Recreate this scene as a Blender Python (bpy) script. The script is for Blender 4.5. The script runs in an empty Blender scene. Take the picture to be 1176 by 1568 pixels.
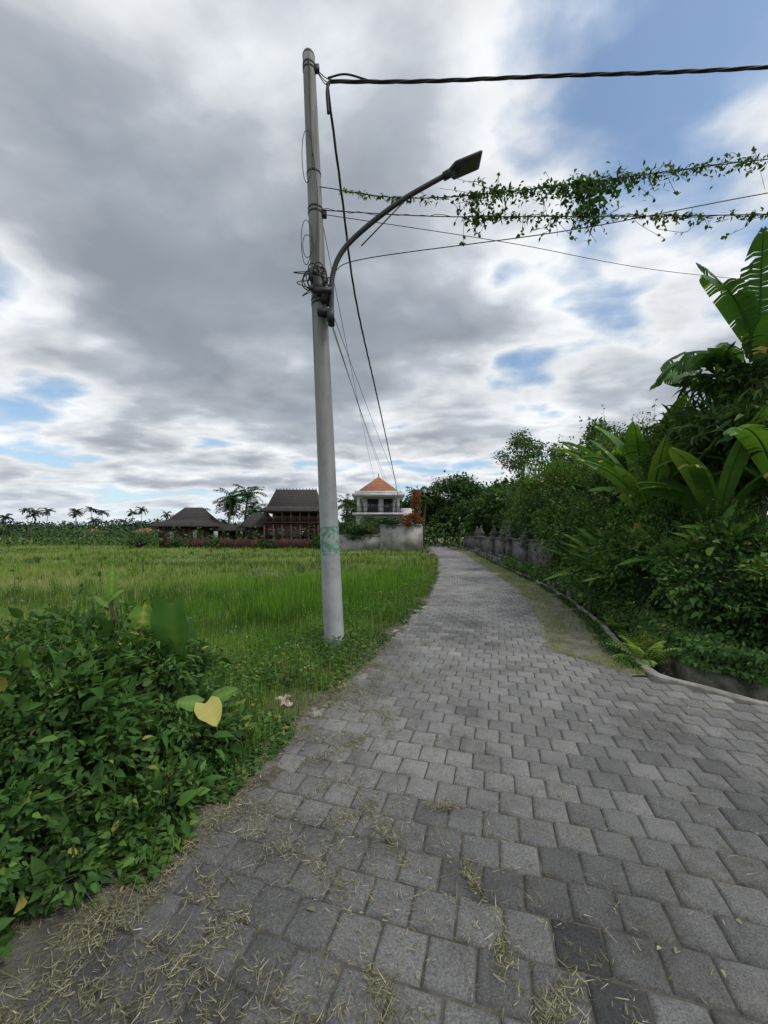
import bpy, math, numpy as np
from mathutils import Vector
R=np.random.default_rng(7)
D=bpy.data
scene=bpy.context.scene
A=lambda *a:np.array(a,dtype=float)

# ---------------------------------------------------------------- materials
def newmat(name):
    m=D.materials.new(name); m.use_nodes=True
    nt=m.node_tree; b=nt.nodes['Principled BSDF']; return m,nt,b
def ramp(nt,stops,fac):
    r=nt.nodes.new('ShaderNodeValToRGB'); e=r.color_ramp.elements
    while len(e)<len(stops): e.new(0.5)
    for k,(p,c) in enumerate(stops):
        e[k].position=p; e[k].color=(c[0],c[1],c[2],1)
    nt.links.new(fac,r.inputs[0]); return r.outputs[0]
def noise(nt,scale,detail=6,rough=.6,vec=None):
    n=nt.nodes.new('ShaderNodeTexNoise'); n.inputs['Scale'].default_value=scale
    n.inputs['Detail'].default_value=detail; n.inputs['Roughness'].default_value=rough
    if vec is None:
        g=nt.nodes.new('ShaderNodeNewGeometry'); vec=g.outputs['Position']
    nt.links.new(vec,n.inputs['Vector']); return n.outputs['Fac']
def mixc(nt,a,b,fac,mode='MIX'):
    m=nt.nodes.new('ShaderNodeMix'); m.data_type='RGBA'; m.blend_type=mode
    for i,v in ((6,a),(7,b)):
        if hasattr(v,'links'): nt.links.new(v,m.inputs[i])
        else: m.inputs[i].default_value=(v[0],v[1],v[2],1)
    if hasattr(fac,'links'): nt.links.new(fac,m.inputs[0])
    else: m.inputs[0].default_value=fac
    return m.outputs[2]
def bump(nt,b,h,strength=.4,dist=.01):
    n=nt.nodes.new('ShaderNodeBump'); n.inputs['Strength'].default_value=strength; n.inputs['Distance'].default_value=dist
    nt.links.new(h,n.inputs['Height']); nt.links.new(n.outputs[0],b.inputs['Normal'])
def mat_noise(name,c1,c2,scale=3,rough=.85,bs=.3,bscale=40,bd=.01,lo=.35,hi=.65,metal=0):
    m,nt,b=newmat(name)
    col=ramp(nt,[(lo,c1),(hi,c2)],noise(nt,scale,8,.65))
    nt.links.new(col,b.inputs['Base Color']); b.inputs['Roughness'].default_value=rough
    b.inputs['Metallic'].default_value=metal
    if bs: bump(nt,b,noise(nt,bscale,4),bs,bd)
    return m
def mat_leaf(name,stops,trans=.3,rough=.6,spec=.2):
    m,nt,b=newmat(name)
    at=nt.nodes.new('ShaderNodeAttribute'); at.attribute_name='tint'
    col=ramp(nt,stops,at.outputs['Fac'])
    nt.links.new(col,b.inputs['Base Color']); b.inputs['Roughness'].default_value=rough
    b.inputs['Specular IOR Level'].default_value=spec
    if trans>0:
        t=nt.nodes.new('ShaderNodeBsdfTranslucent'); mx=nt.nodes.new('ShaderNodeMixShader')
        g=mixc(nt,col,(1.4,1.3,.6),1.0,'MULTIPLY'); nt.links.new(g,t.inputs[0])
        mx.inputs[0].default_value=trans
        nt.links.new(b.outputs[0],mx.inputs[1]); nt.links.new(t.outputs[0],mx.inputs[2])
        nt.links.new(mx.outputs[0],nt.nodes['Material Output'].inputs[0])
    return m
G_bush=mat_leaf('leaf_bush',[(0,(.020,.052,.016)),(.5,(.062,.145,.032)),(.85,(.135,.24,.05)),(1,(.34,.30,.08))],.28)
G_dark=mat_leaf('leaf_dark',[(0,(.018,.045,.016)),(.5,(.048,.105,.028)),(.9,(.11,.185,.042)),(1,(.2,.19,.06))],.25)
G_band=mat_leaf('leaf_banana',[(0,(.022,.07,.018)),(.5,(.07,.175,.03)),(.85,(.18,.31,.05)),(1,(.55,.5,.15))],.35,.5,.3)
G_grass=mat_leaf('grass_blades',[(0,(.045,.09,.022)),(.3,(.11,.195,.038)),(.5,(.19,.31,.06)),(.68,(.29,.34,.12)),(.85,(.39,.35,.19)),(1,(.36,.28,.18))],.3,.8,.08)
G_lush=mat_leaf('fresh_grass',[(0,(.06,.15,.02)),(.5,(.15,.33,.035)),(1,(.27,.46,.06))],.35,.7,.1)
G_straw=mat_leaf('straw',[(0,(.085,.09,.04)),(.4,(.19,.175,.095)),(1,(.46,.42,.29))],0,.8,.1)
G_far=mat_leaf('leaf_far',[(0,(.03,.052,.042)),(.6,(.058,.09,.06)),(1,(.12,.15,.085))],0,.8,.1)  # distance haze put into the leaf colour, slightly bluish
G_orange=mat_leaf('leaf_orange',[(0,(.10,.07,.03)),(.5,(.28,.11,.05)),(1,(.42,.2,.1))],.2)
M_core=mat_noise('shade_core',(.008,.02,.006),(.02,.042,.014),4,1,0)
M_bark=mat_noise('bark',(.07,.055,.04),(.18,.15,.12),8,.9,.6,30,.02)
M_stem=mat_noise('stem_green',(.05,.07,.025),(.11,.12,.05),8,.8,.2)
M_metal=mat_noise('dark_metal',(.010,.011,.012),(.028,.029,.031),9,.6,.1)
M_cable=mat_noise('cable_black',(.006,.006,.007),(.014,.014,.015),9,.6,0)
M_conc=mat_noise('old_concrete',(.13,.12,.10),(.34,.325,.29),5,.92,.5,60,.01)
M_mossc=mat_noise('mossy_concrete',(.025,.034,.016),(.2,.19,.155),2.2,.95,.6,30,.02,.42,.62)
M_white=mat_noise('white_plaster',(.42,.42,.40),(.62,.62,.60),1.2,.8,.1)
M_wplast=mat_noise('weathered_plaster',(.2,.19,.17),(.5,.49,.46),.9,.9,.2)
M_wood=mat_noise('dark_wood',(.022,.013,.01),(.06,.036,.026),3,.7,.2)
M_wood2=mat_noise('brown_wood',(.07,.035,.022),(.14,.075,.05),3,.7,.2)
M_redw=mat_noise('red_fence_paint',(.055,.022,.018),(.11,.04,.033),3,.8,.2)
M_glass=mat_noise('window_glass',(.01,.012,.015),(.02,.025,.03),1,.1,0)
M_stone=mat_noise('grey_carved_stone',(.04,.04,.04),(.18,.175,.165),3,.95,.6,14,.03)
def mat_tile(name,c1,c2):
    m,nt,b=newmat(name)
    g=nt.nodes.new('ShaderNodeNewGeometry')
    w=nt.nodes.new('ShaderNodeTexWave'); w.bands_direction='Z'; w.inputs['Scale'].default_value=1.6; w.inputs['Distortion'].default_value=.6
    nt.links.new(g.outputs['Position'],w.inputs['Vector'])
    col=ramp(nt,[(.3,c1),(.7,c2)],noise(nt,2.5,8,.7))
    col=mixc(nt,col,mixc(nt,col,(.4,.4,.4),1,'MULTIPLY'),w.outputs['Fac'])
    nt.links.new(col,b.inputs['Base Color']); b.inputs['Roughness'].default_value=.85
    bump(nt,b,w.outputs['Fac'],.5,.05); return m
M_tile=mat_tile('orange_roof_tile',(.36,.12,.06),(.5,.2,.1))
M_tiled=mat_tile('dark_roof_tile',(.028,.022,.022),(.07,.055,.052))

# ---------------------------------------------------------------- mesh builder
class MB:
    def __init__(s): s.V=[];s.T=[];s.L=[];s.n=0
    def add(s,v,faces,tint=.5,mat=0):
        v=np.asarray(v,float).reshape(-1,3); s.V.append(v)
        t=np.empty(len(v)); t[:]=tint; s.T.append(t)
        for f in faces:
            f=np.asarray(f,dtype=np.int64)
            if f.size==0: continue
            if f.ndim==1: f=f[None]
            s.L.append((f+s.n,mat))
        s.n+=len(v)
    def build(s,name,mats,parent=None,smooth=False):
        me=D.meshes.new(name)
        V=np.concatenate(s.V).astype(np.float32); T=np.concatenate(s.T).astype(np.float32)
        idx=np.concatenate([f.ravel() for f,m in s.L]).astype(np.int32)
        tot=np.concatenate([np.full(len(f),f.shape[1]) for f,m in s.L])
        mi=np.concatenate([np.full(len(f),m) for f,m in s.L]).astype(np.int32)
        st=np.concatenate([[0],np.cumsum(tot)[:-1]]).astype(np.int32)
        me.vertices.add(len(V)); me.vertices.foreach_set('co',V.ravel())
        me.loops.add(len(idx)); me.loops.foreach_set('vertex_index',idx)
        me.polygons.add(len(tot)); me.polygons.foreach_set('loop_start',st)
        for m in (mats if isinstance(mats,(list,tuple)) else [mats]): me.materials.append(m)
        me.polygons.foreach_set('material_index',mi)
        me.update(calc_edges=True); me.validate()
        a=me.attributes.new('tint','FLOAT','POINT'); a.data.foreach_set('value',T)
        if smooth: me.polygons.foreach_set('use_smooth',np.ones(len(tot),bool))
        o=D.objects.new(name,me); scene.collection.objects.link(o)
        if parent: o.parent=parent
        return o
def empty(name):
    o=D.objects.new(name,None); scene.collection.objects.link(o); o.empty_display_size=.2; return o
def norm(v): return v/np.maximum(np.linalg.norm(v,axis=-1,keepdims=True),1e-9)
def inst(mb,tv,faces,pos,d,nrm,sl,sw,tint,mat=0):
    """template along +Y, width X, normal Z"""
    N=len(pos); d=norm(d); s=norm(np.cross(d,nrm)); n=np.cross(s,d)
    sl=np.broadcast_to(sl,(N,))[:,None,None]; sw=np.broadcast_to(sw,(N,))[:,None,None]
    v=pos[:,None,:]+tv[None,:,0:1]*sw*s[:,None,:]+tv[None,:,1:2]*sl*d[:,None,:]+tv[None,:,2:3]*sl*n[:,None,:]
    K=len(tv); off=(np.arange(N)*K)[:,None,None]
    fs=[]
    for f in faces:
        f=np.asarray(f)[None]+off; fs.append(f.reshape(-1,f.shape[-1]))
    mb.add(v.reshape(-1,3),fs,np.repeat(np.broadcast_to(tint,(N,)),K),mat)
LEAF=(A([0,0,0],[-.45,.25,.07],[-.36,.6,.04],[0,.3,0],[0,.65,-.04],[.45,.25,.07],[.36,.6,.04],[0,1,-.16]),
      [np.array([[0,5,3],[0,3,1],[6,7,4],[4,7,2]]),np.array([[5,6,4,3],[1,3,4,2]])])
LEAF2=(A([0,0,0],[-.5,.45,.08],[.5,.45,.08],[0,1,-.1]),[np.array([[0,2,3,1]])])
BLADE=(A([-.5,0,0],[.5,0,0],[-.4,.45,.04],[.4,.45,.04],[-.22,.8,.16],[.22,.8,.16],[0,1,.34]),
      [np.array([[0,1,3,2],[2,3,5,4]]),np.array([[4,5,6]])])
TRI=(A([-.5,0,0],[.5,0,0],[0,1,.1]),[np.array([[0,1,2]])])
def crom(P,n=8):
    P=np.asarray(P,float); Q=np.vstack([2*P[0]-P[1],P,2*P[-1]-P[-2]]); out=[]
    for i in range(1,len(Q)-2):
        for t in np.linspace(0,1,n,endpoint=False):
            a,b,c,d=Q[i-1],Q[i],Q[i+1],Q[i+2]
            out.append(.5*((2*b)+(c-a)*t+(2*a-5*b+4*c-d)*t*t+(3*b-a-3*c+d)*t**3))
    out.append(P[-1]); return np.array(out)
def tube(mb,P,r,sides=8,mat=0,tint=.5,cap=True):
    P=np.asarray(P,float); n=len(P); r=np.broadcast_to(np.asarray(r,float),(n,)) if np.ndim(r)==0 or len(r)==n else np.interp(np.linspace(0,1,n),np.linspace(0,1,len(r)),r)
    T=norm(np.gradient(P,axis=0)); up=A(0,0,1) if abs(T[0][2])<.9 else A(1,0,0)
    S=norm(np.cross(T,up)); U=np.cross(S,T)
    a=np.linspace(0,2*np.pi,sides,endpoint=False)
    V=P[:,None]+r[:,None,None]*(np.cos(a)[None,:,None]*S[:,None]+np.sin(a)[None,:,None]*U[:,None])
    i=np.arange(n-1)[:,None]*sides; j=np.arange(sides)[None]; k=(j+1)%sides
    F=np.stack([i+j,i+k,i+k+sides,i+j+sides],-1).reshape(-1,4)
    fs=[F]
    if cap: fs+= [np.arange(sides)[::-1],np.arange(sides)+(n-1)*sides]
    mb.add(V.reshape(-1,3),fs,tint,mat)
BF=np.array([[0,3,2,1],[4,5,6,7],[0,1,5,4],[1,2,6,5],[2,3,7,6],[3,0,4,7]])
def box(mb,c,s,rz=0,mat=0,taper=1.0,tint=.5):
    x,y,z=s[0]/2,s[1]/2,s[2]/2
    v=A([-x,-y,-z],[x,-y,-z],[x,y,-z],[-x,y,-z],[-x*taper,-y*taper,z],[x*taper,-y*taper,z],[x*taper,y*taper,z],[-x*taper,y*taper,z])
    co,si=math.cos(rz),math.sin(rz)
    v=np.c_[v[:,0]*co-v[:,1]*si,v[:,0]*si+v[:,1]*co,v[:,2]]+A(*c)
    mb.add(v,[BF],tint,mat)
def vn(x,y,seed=0):
    x=np.asarray(x,float); y=np.asarray(y,float)
    xi=np.floor(x).astype(np.int64); yi=np.floor(y).astype(np.int64); fx=x-xi; fy=y-yi
    fx=fx*fx*(3-2*fx); fy=fy*fy*(3-2*fy)
    def h(a,b):
        k=(a*374761393+b*668265263+seed*1442695041)&0x7fffffff
        k=((k^(k>>13))*1274126177)&0x7fffffff
        return ((k^(k>>16))&0xffff)/65535.
    return (h(xi,yi)*(1-fx)+h(xi+1,yi)*fx)*(1-fy)+(h(xi,yi+1)*(1-fx)+h(xi+1,yi+1)*fx)*fy
def fbm(x,y,seed=0): return .5*vn(x,y,seed)+.3*vn(x*2.1,y*2.1,seed+1)+.2*vn(x*4.3,y*4.3,seed+2)

# ---------------------------------------------------------------- road layout (metres)
yy=np.arange(-60,140,.05)
lx=np.interp(yy,[-60,-4,0,2.9,5.8,8.4,15,22,29.4,42,55,75,140],[-18,-2.8,-1.6,-.78,.08,.85,2.1,3.1,4.0,5.05,5.8,5.0,-6])
k=np.exp(-np.linspace(-2,2,61)**2); k/=k.sum()
lx=np.convolve(np.pad(lx,30,mode='edge'),k,'valid')
def xL(y): return np.interp(y,yy,lx)
def xR(y): return np.interp(y,[-60,-10,0,2,3.5,4.24,5.2,6.5,9,12.5,21.4,29.4,42,55,75,140],[70,22,8,5.2,3.6,3.05,3.3,3.75,4.45,5.1,6.25,7.3,8.3,9.0,8.2,-3])

# ground: one sheet, with the ditch cut beside the road
ys=np.concatenate([-np.geomspace(60,1,14),np.arange(-.5,14,.25),np.geomspace(14.3,110,60),np.geomspace(125,4000,14)])
kl=-np.concatenate([np.geomspace(4000,6,26),np.arange(5.5,.1,-.25)])
rows=[]
for y in ys:
    a,b=xL(y),xR(y)
    row=[(a+q,y,-.03+(-.05+.12*(float(vn((a+q)*.5,y*.5,3))-.5))*min(1,-q/1.5)) for q in kl]
    row+=[(a,y,-.012),(a*.5+b*.5,y,-.012),(b-.02,y,-.012),(b+.0,y,-.85),(b+.45,y,-.85),(b+.47,y,.02)]
    row+=[(b+.6+q,y,.05) for q in [0,.5,1,2,4,8,16,40,120,400,1500,4000]]
    rows.append(row)
V=np.array(rows); nr,nc=V.shape[:2]
i=np.arange(nr-1)[:,None]*nc; j=np.arange(nc-1)[None]
F=np.stack([i+j,i+j+1,i+j+1+nc,i+j+nc],-1).reshape(-1,4)
m,nt,b=newmat('ground_soil_grass')
c1=ramp(nt,[(.3,(.07,.10,.03)),(.5,(.13,.18,.05)),(.7,(.24,.22,.12))],noise(nt,.35,8,.6))
c2=ramp(nt,[(.35,(.05,.042,.026)),(.65,(.14,.14,.06))],noise(nt,6,8,.7))
nt.links.new(mixc(nt,c1,c2,.45),b.inputs['Base Color']); b.inputs['Roughness'].default_value=.95
bump(nt,b,noise(nt,14,6),.8,.05)
g=MB(); g.add(V.reshape(-1,3),[F]); g.build('ground',[m],smooth=False)

# road: real paver blocks bedded on sand
m,nt,b=newmat('concrete_pavers')
at=nt.nodes.new('ShaderNodeAttribute'); at.attribute_name='tint'
col=ramp(nt,[(0,(.05,.05,.05)),(.3,(.135,.134,.132)),(.5,(.20,.198,.193)),(1,(.34,.335,.32))],at.outputs['Fac'])
sp=ramp(nt,[(.3,(.42,.42,.42)),(.5,(.92,.92,.92)),(.72,(1.6,1.6,1.56))],noise(nt,130,3,.8))
col=mixc(nt,col,sp,1,'MULTIPLY')
st=ramp(nt,[(.36,(.56,.555,.55)),(.5,(.96,.955,.95)),(.64,(1.2,1.19,1.16))],noise(nt,1.1,9,.74))
col=mixc(nt,col,st,1,'MULTIPLY')
st2=ramp(nt,[(.52,(1,1,1)),(.70,(.72,.68,.56))],noise(nt,3.1,9,.78))
col=mixc(nt,col,st2,1,'MULTIPLY')
nt.links.new(col,b.inputs['Base Color']); b.inputs['Roughness'].default_value=.85
bump(nt,b,noise(nt,90,6,.8),1.,.006)
M_paver=m
M_sand=mat_noise('joint_sand',(.04,.038,.032),(.13,.118,.095),7,1,.5,80,.01)
cy=np.arange(-3,85,.02); cx=xL(cy); ds=np.r_[0,np.cumsum(np.hypot(np.diff(cx),np.diff(cy)))]
p=.186; S=np.arange(0,ds[-1],p)
ry=np.interp(S,ds,cy); rx=np.interp(S,ds,cx)
tx=np.gradient(rx); ty=np.gradient(ry); l=np.hypot(tx,ty); tx/=l; ty/=l
kk=np.ones(25)/25
tx=np.convolve(np.pad(tx,12,mode='edge'),kk,'valid'); ty=np.convolve(np.pad(ty,12,mode='edge'),kk,'valid')
J=np.arange(-2,52)
lat=J[None]*p+(np.arange(len(S))%2)[:,None]*p/2+R.normal(0,.006,(len(S),1))
X=rx[:,None]+ty[:,None]*lat; Y=ry[:,None]-tx[:,None]*lat
wv=.08*(vn(X*.55,Y*.55,5)-.5)*2+.018*(vn(X*2.,Y*2.,15)-.5)
PX=(X+tx[:,None]*wv).ravel(); PY=(Y+ty[:,None]*wv).ravel(); TX=np.repeat(tx,len(J)); TY=np.repeat(ty,len(J))
ok=(PX<xR(PY)-.14)&(PX>xL(PY)-.16); PX,PY,TX,TY=PX[ok],PY[ok],TX[ok],TY[ok]
h=p/2-.0022; h2=h-.0065; h3=h-.02
tv=[]
for hh_,z_ in ((h,.012),(h2,.0265),(h3,.030)): tv+=[(-hh_,-hh_,z_),(hh_,-hh_,z_),(hh_,hh_,z_),(-hh_,hh_,z_)]
tv=np.array(tv)
F=np.array([[0,1,5,4],[1,2,6,5],[2,3,7,6],[3,0,4,7],[4,5,9,8],[5,6,10,9],[6,7,11,10],[7,4,8,11],[8,9,10,11]])
n=len(PX); rz=R.normal(0,.02,n); d=np.c_[TX*np.cos(rz)-TY*np.sin(rz),TX*np.sin(rz)+TY*np.cos(rz),R.normal(0,.010,n)]
nn=np.c_[R.normal(0,.010,n),R.normal(0,.010,n),np.ones(n)]
big=fbm(PX*.7,PY*.7,11); tint=.42+.07*R.normal(size=n)+.45*(big-.5)+.22*np.clip((PY-2)/5,0,1)  # grazing-angle brightness put into the tint: pavers lighter further off
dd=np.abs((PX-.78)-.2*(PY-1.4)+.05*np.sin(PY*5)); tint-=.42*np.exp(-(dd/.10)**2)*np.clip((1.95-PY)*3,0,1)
tint-=.10*np.clip(1-(PX-xL(PY))/.8,0,1)
rd=MB()
inst(rd,tv,[F],np.c_[PX,PY,R.normal(0,.0014,n)-.004+.03*(vn(PX*.6,PY*.6,8)-.5)*.5],d,nn,1,1,np.clip(tint,0,1),0)
ys2=np.arange(-3,84,.5); a,bb=xL(ys2)-.18,xR(ys2)-.1
V=np.stack([np.c_[a,ys2,0*a+.016],np.c_[bb,ys2,0*a+.016]],1).reshape(-1,3)
i=np.arange(len(ys2)-1)*2; rd.add(V,[np.stack([i,i+1,i+3,i+2],-1)],.3,1)
rd.build('paved_road',[M_paver,M_sand])

def strip(name,mat,ya,yb,step,fa,fb,z,nx=6,zn=.02,edge0=True):
    y=np.arange(ya,yb,step); mb=MB(); t=np.linspace(0,1,nx)
    a,b_=fa(y),fb(y); X=a[:,None]*(1-t)+b_[:,None]*t; Y=np.repeat(y[:,None],nx,1)
    Z=z+zn*(vn(X*7,Y*7,4)-.3)*np.sin(np.pi*t)[None]
    Z[:,0]-=.03; Z[:,-1]-=.016
    V=np.stack([X,Y,Z],-1).reshape(-1,3); i=np.arange(len(y)-1)[:,None]*nx; j=np.arange(nx-1)[None]
    mb.add(V,[np.stack([i+j,i+j+1,i+j+1+nx,i+j+nx],-1).reshape(-1,4)]); return mb.build(name,[mat],smooth=True)
m,nt,b=newmat('verge_dirt')
c=ramp(nt,[(.3,(.04,.036,.028)),(.5,(.12,.11,.088)),(.7,(.27,.25,.21))],noise(nt,6,9,.78))
nt.links.new(c,b.inputs['Base Color']); b.inputs['Roughness'].default_value=1; bump(nt,b,noise(nt,45,6,.7),1,.02)
M_dirt=m
strip('dirt_verge',M_dirt,-3,80,.03,lambda y:xL(y)-.5-.2*vn(y*2,y*0,3),
      lambda y:xL(y)-.03+.26*fbm(y*2.7,y*0+.3,6)+.10*vn(y*9,y*0,19)*np.clip((4-y)/1.5,0.4,1),.036)
m,nt,b=newmat('shoulder_dirt')
c=ramp(nt,[(.3,(.065,.065,.04)),(.5,(.15,.145,.10)),(.7,(.27,.25,.2))],noise(nt,3.5,9,.75))
nt.links.new(c,b.inputs['Base Color']); b.inputs['Roughness'].default_value=1; bump(nt,b,noise(nt,45,6,.7),1,.02)
strip('gravel_shoulder',m,4.25,80,.03,lambda y:xR(y)-.3-.95*np.clip((y-4.2)/1.0,0,1)*(.35+.75*fbm(y*1.1,y*0+.7,16)+.15*vn(y*6,y*0,17)),lambda y:xR(y)-.13,.036,8,.03)

# kerb and ditch walls
def wallstrip(name,mat,ya,yb,fa,fb,z0,z1,step=.2,jit=.01):
    y=np.arange(ya,yb,step); mb=MB(); a,b_=fa(y),fb(y); j=R.normal(0,jit,len(y)); z=z1+R.normal(0,jit*.6,len(y))
    V=np.stack([np.c_[a+j,y,0*y+z0],np.c_[a+j,y,z-.01],np.c_[a+j+.012,y,z],np.c_[b_+j*.5-.012,y,z],np.c_[b_+j*.5,y,z-.01],np.c_[b_+j*.5,y,0*y+z0]],1).reshape(-1,3)
    i=np.arange(len(y)-1)[:,None]*6; k=np.arange(5)[None]
    mb.add(V,[np.stack([i+k,i+k+1,i+k+7,i+k+6],-1).reshape(-1,4)]); return mb.build(name,[mat])
wallstrip('concrete_kerb',M_conc,-3,80,lambda y:xR(y)-.12,lambda y:xR(y)+.012,-.9,.05,.13,.010)
wallstrip('ditch_retaining_wall',M_mossc,-3,80,lambda y:xR(y)+.43,lambda y:xR(y)+.62,-.9,.16,.15,.02)

# broken concrete along left road edge + litter
rb=MB()
for y in np.arange(2.9,8.4,.08):
    if R.random()<.8:
        s=R.uniform(.05,.18); box(rb,(xL(y)-R.uniform(-.06,.12),y,.020),(s,s*R.uniform(.6,1.6),R.uniform(.025,.042)),R.uniform(0,3),0,.86)
for _ in range(60):
    y=R.uniform(1.3,7); s=R.uniform(.006,.016); box(rb,(xL(y)+R.normal(0,.16),y,.040),(s,s*1.5,s*.6),R.uniform(0,3),0,.6)
rb.build('broken_kerb_concrete',[M_conc])
lt=MB()
for (x,y,z,s) in [(-.86,3.42,.09,.07),(-.95,3.52,.1,.055),(-.90,3.62,.07,.05)]:
    n=9; aa=np.linspace(0,2*np.pi,n,endpoint=False); rr=s*R.uniform(.5,1,n)
    v=np.vstack([[x,y,z+.02],np.c_[x+rr*np.cos(aa),y+rr*np.sin(aa)*.8,z+R.normal(0,.015,n)]])
    lt.add(v,[np.array([[0,1+q,1+(q+1)%n] for q in range(n)])])
lt.build('plastic_litter',[mat_noise('faded_plastic',(.22,.08,.07),(.6,.56,.52),22,.6,0)])
lf=MB(); N=30; x=R.uniform(-1.2,2.6,N); y=R.uniform(1.05,4.5,N); ok=x>xL(y); x,y=x[ok],y[ok]; N=len(x); az=R.uniform(0,6.28,N)
inst(lf,*LEAF,np.c_[x,y,0*x+.038],np.c_[np.cos(az),np.sin(az),.1+0*az],np.c_[R.normal(0,.2,N),R.normal(0,.2,N),np.ones(N)],R.uniform(.02,.045,N),R.uniform(.012,.022,N),R.uniform(.1,.8,N))
lf.build('fallen_leaves',[G_straw])

# ---------------------------------------------------------------- grass
def scat(N,y0,y1,wide=1.15):
    y=np.exp(R.uniform(math.log(y0),math.log(y1),N)); x=-(wide*y+1)+R.random(N)*(xL(y)+wide*y+1); return x,y
N=200000
x,y=scat(N,1.9,130)
q=xL(y)-x; keep=(q>.02+.2*vn(y*4,x*0,2))&~((np.hypot(x+.67,y-5.26)<.17)); x,y,q=x[keep],y[keep],q[keep]; N=len(x)
n1=fbm(x*.6,y*.6,21); n2=fbm(x*.12+3,y*.22,31); n3=fbm(x*1.9,y*1.9,51); n4=fbm(x*.35,y*.9,53)
bright=np.exp(-(((x+2.2)/3.4)**2+((y-9.0)/3.2)**2))*np.clip(n1*2.3,0,1.2)
bright=np.maximum(bright,.8*np.exp(-(((x-.8)/1.8)**2+((y-12)/5)**2))*np.clip(n1*2,0,1))
dry=np.exp(-(((x+12)/6)**2+((y-12.5)/1.6)**2))+.9*np.exp(-(((x+5.8)/2.0)**2+((y-6.4)/1.0)**2))
strp=np.clip((vn(x*.04,y*.35,33)-.45)*3,0,1)*np.clip((y-10)/6,0,1)
t=.26+.7*(n1-.5)+.8*(n2-.5)+.30*(n3-.5)+.5*(n4-.5)+.5*dry+.22*strp+R.normal(0,.11,N)+.08*np.clip((y-12)/30,0,1)
t=np.where(R.random(N)<.08,.85,t)
H=(.04+.26*n1*vn(x*.25,y*.25,42)*1.5+.15*np.clip(n3-.5,0,1)+.12*np.clip(n4-.5,0,1))*(1+1.3*bright+1.0*dry)*np.clip(.6+q*.7,.5,1)*R.uniform(.4,1.4,N)
W=np.maximum(.0045,.0011*y)*R.uniform(.7,1.5,N)
az=R.uniform(0,2*np.pi,N); ln=R.uniform(.15,1.3,N)
d=np.c_[np.cos(az)*ln,np.sin(az)*ln,np.ones(N)]; nn=np.c_[np.cos(az),np.sin(az),-ln]
P=np.c_[x,y,0*x-.09]; lush=R.random(N)<np.clip(bright*1.2+.12,0,.92)*np.clip(1.2-dry,0,1)
fg=MB()
for msk,mi_ in ((~lush,0),(lush,1)):
    inst(fg,*BLADE,P[msk],d[msk],-nn[msk],H[msk]+.05,W[msk],np.clip(t[msk],0,1),mi_)
M_=2100; tx_,ty_=scat(M_,2.8,45); kq=(xL(ty_)-tx_>.12)&(fbm(tx_*.5,ty_*.5,23)>.40)&(np.hypot(tx_+.67,ty_-5.26)>.35); tx_,ty_=tx_[kq],ty_[kq]
ey=R.uniform(3.6,26,420); ex=xL(ey)-.05-np.abs(R.normal(0,.28,420)); kq=np.hypot(ex+.67,ey-5.26)>.4; tx_=np.r_[tx_,ex[kq]]; ty_=np.r_[ty_,ey[kq]]
rep=18; X=np.repeat(tx_,rep)+R.normal(0,.045,len(tx_)*rep); Y=np.repeat(ty_,rep)+R.normal(0,.045,len(tx_)*rep); n=len(X)
az=R.uniform(0,6.28,n); ln=np.abs(R.normal(.45,.35,n)); hh_=np.repeat(R.uniform(.16,.46,len(tx_))*np.clip((xL(ty_)-tx_)*2+.45,.4,1),rep)*R.uniform(.6,1.1,n); tt=np.repeat(R.uniform(.1,.7,len(tx_)),rep)+R.normal(0,.06,n)
inst(fg,*BLADE,np.c_[X,Y,0*X-.06],np.c_[np.cos(az)*ln,np.sin(az)*ln,np.ones(n)],-np.c_[np.cos(az),np.sin(az),-ln],hh_,np.maximum(.006,.0012*Y),np.clip(tt,0,1),0)
fg.build('field_grass',[G_grass,G_lush])
# low broad-leaf weeds between the field and the road
N=36000; x,y=scat(N,1.7,16,.9); x=xL(y)+.05-np.abs(R.normal(0,1,N))*(.35+.09*y)*np.where(y<6,1.2,.8)
kp=fbm(x*1.1,y*1.1,77)>.42; x,y=x[kp],y[kp]; N=len(x)
hz=R.random(N)*(.04+.30*fbm(x*1.1,y*1.1,77)*np.clip((xL(y)-x)*3,.15,1)); az=R.uniform(0,6.28,N)
wd=MB(); inst(wd,*LEAF,np.c_[x,y,hz],np.c_[np.cos(az),np.sin(az),R.normal(.2,.5,N)],np.c_[R.normal(0,.5,N),R.normal(0,.5,N),np.ones(N)],R.uniform(.02,.065,N)*(1+.03*y),R.uniform(.012,.035,N)*(1+.03*y),np.clip(.5+R.normal(0,.2,N)+.6*(fbm(x*2,y*2,78)-.5),0,1))
wd.build('roadside_weeds',[G_bush])
# dry grass on the right shoulder + green growth along the kerb
N=17000; y=np.exp(R.uniform(math.log(4.3),math.log(45),N)); u_=R.random(N); x=xR(y)-.10-u_**.7*1.0*np.clip((y-4.1)/1.2,0.1,1)
kp=fbm(x*2.2,y*2.2,90)>.42; x,y,u_=x[kp],y[kp],u_[kp]; N=len(x); az=R.uniform(0,6.28,N); ln=R.uniform(.5,3,N)
sg=MB(); inst(sg,*BLADE,np.c_[x,y,0*x+.03],np.c_[np.cos(az)*ln,np.sin(az)*ln,np.ones(N)],np.c_[-np.cos(az),-np.sin(az),ln],R.uniform(.03,.1,N),np.maximum(.004,.0008*y),np.clip(R.normal(.40,.22,N)+.35*u_,0,1))
N=9000; y=np.exp(R.uniform(math.log(4.4),math.log(30),N)); x=xR(y)-.13-np.abs(R.normal(0,.09,N)); kp=fbm(y*1.5,y*0,93)>.45; x,y=x[kp],y[kp]; N=len(x); az=R.uniform(0,6.28,N)
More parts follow.
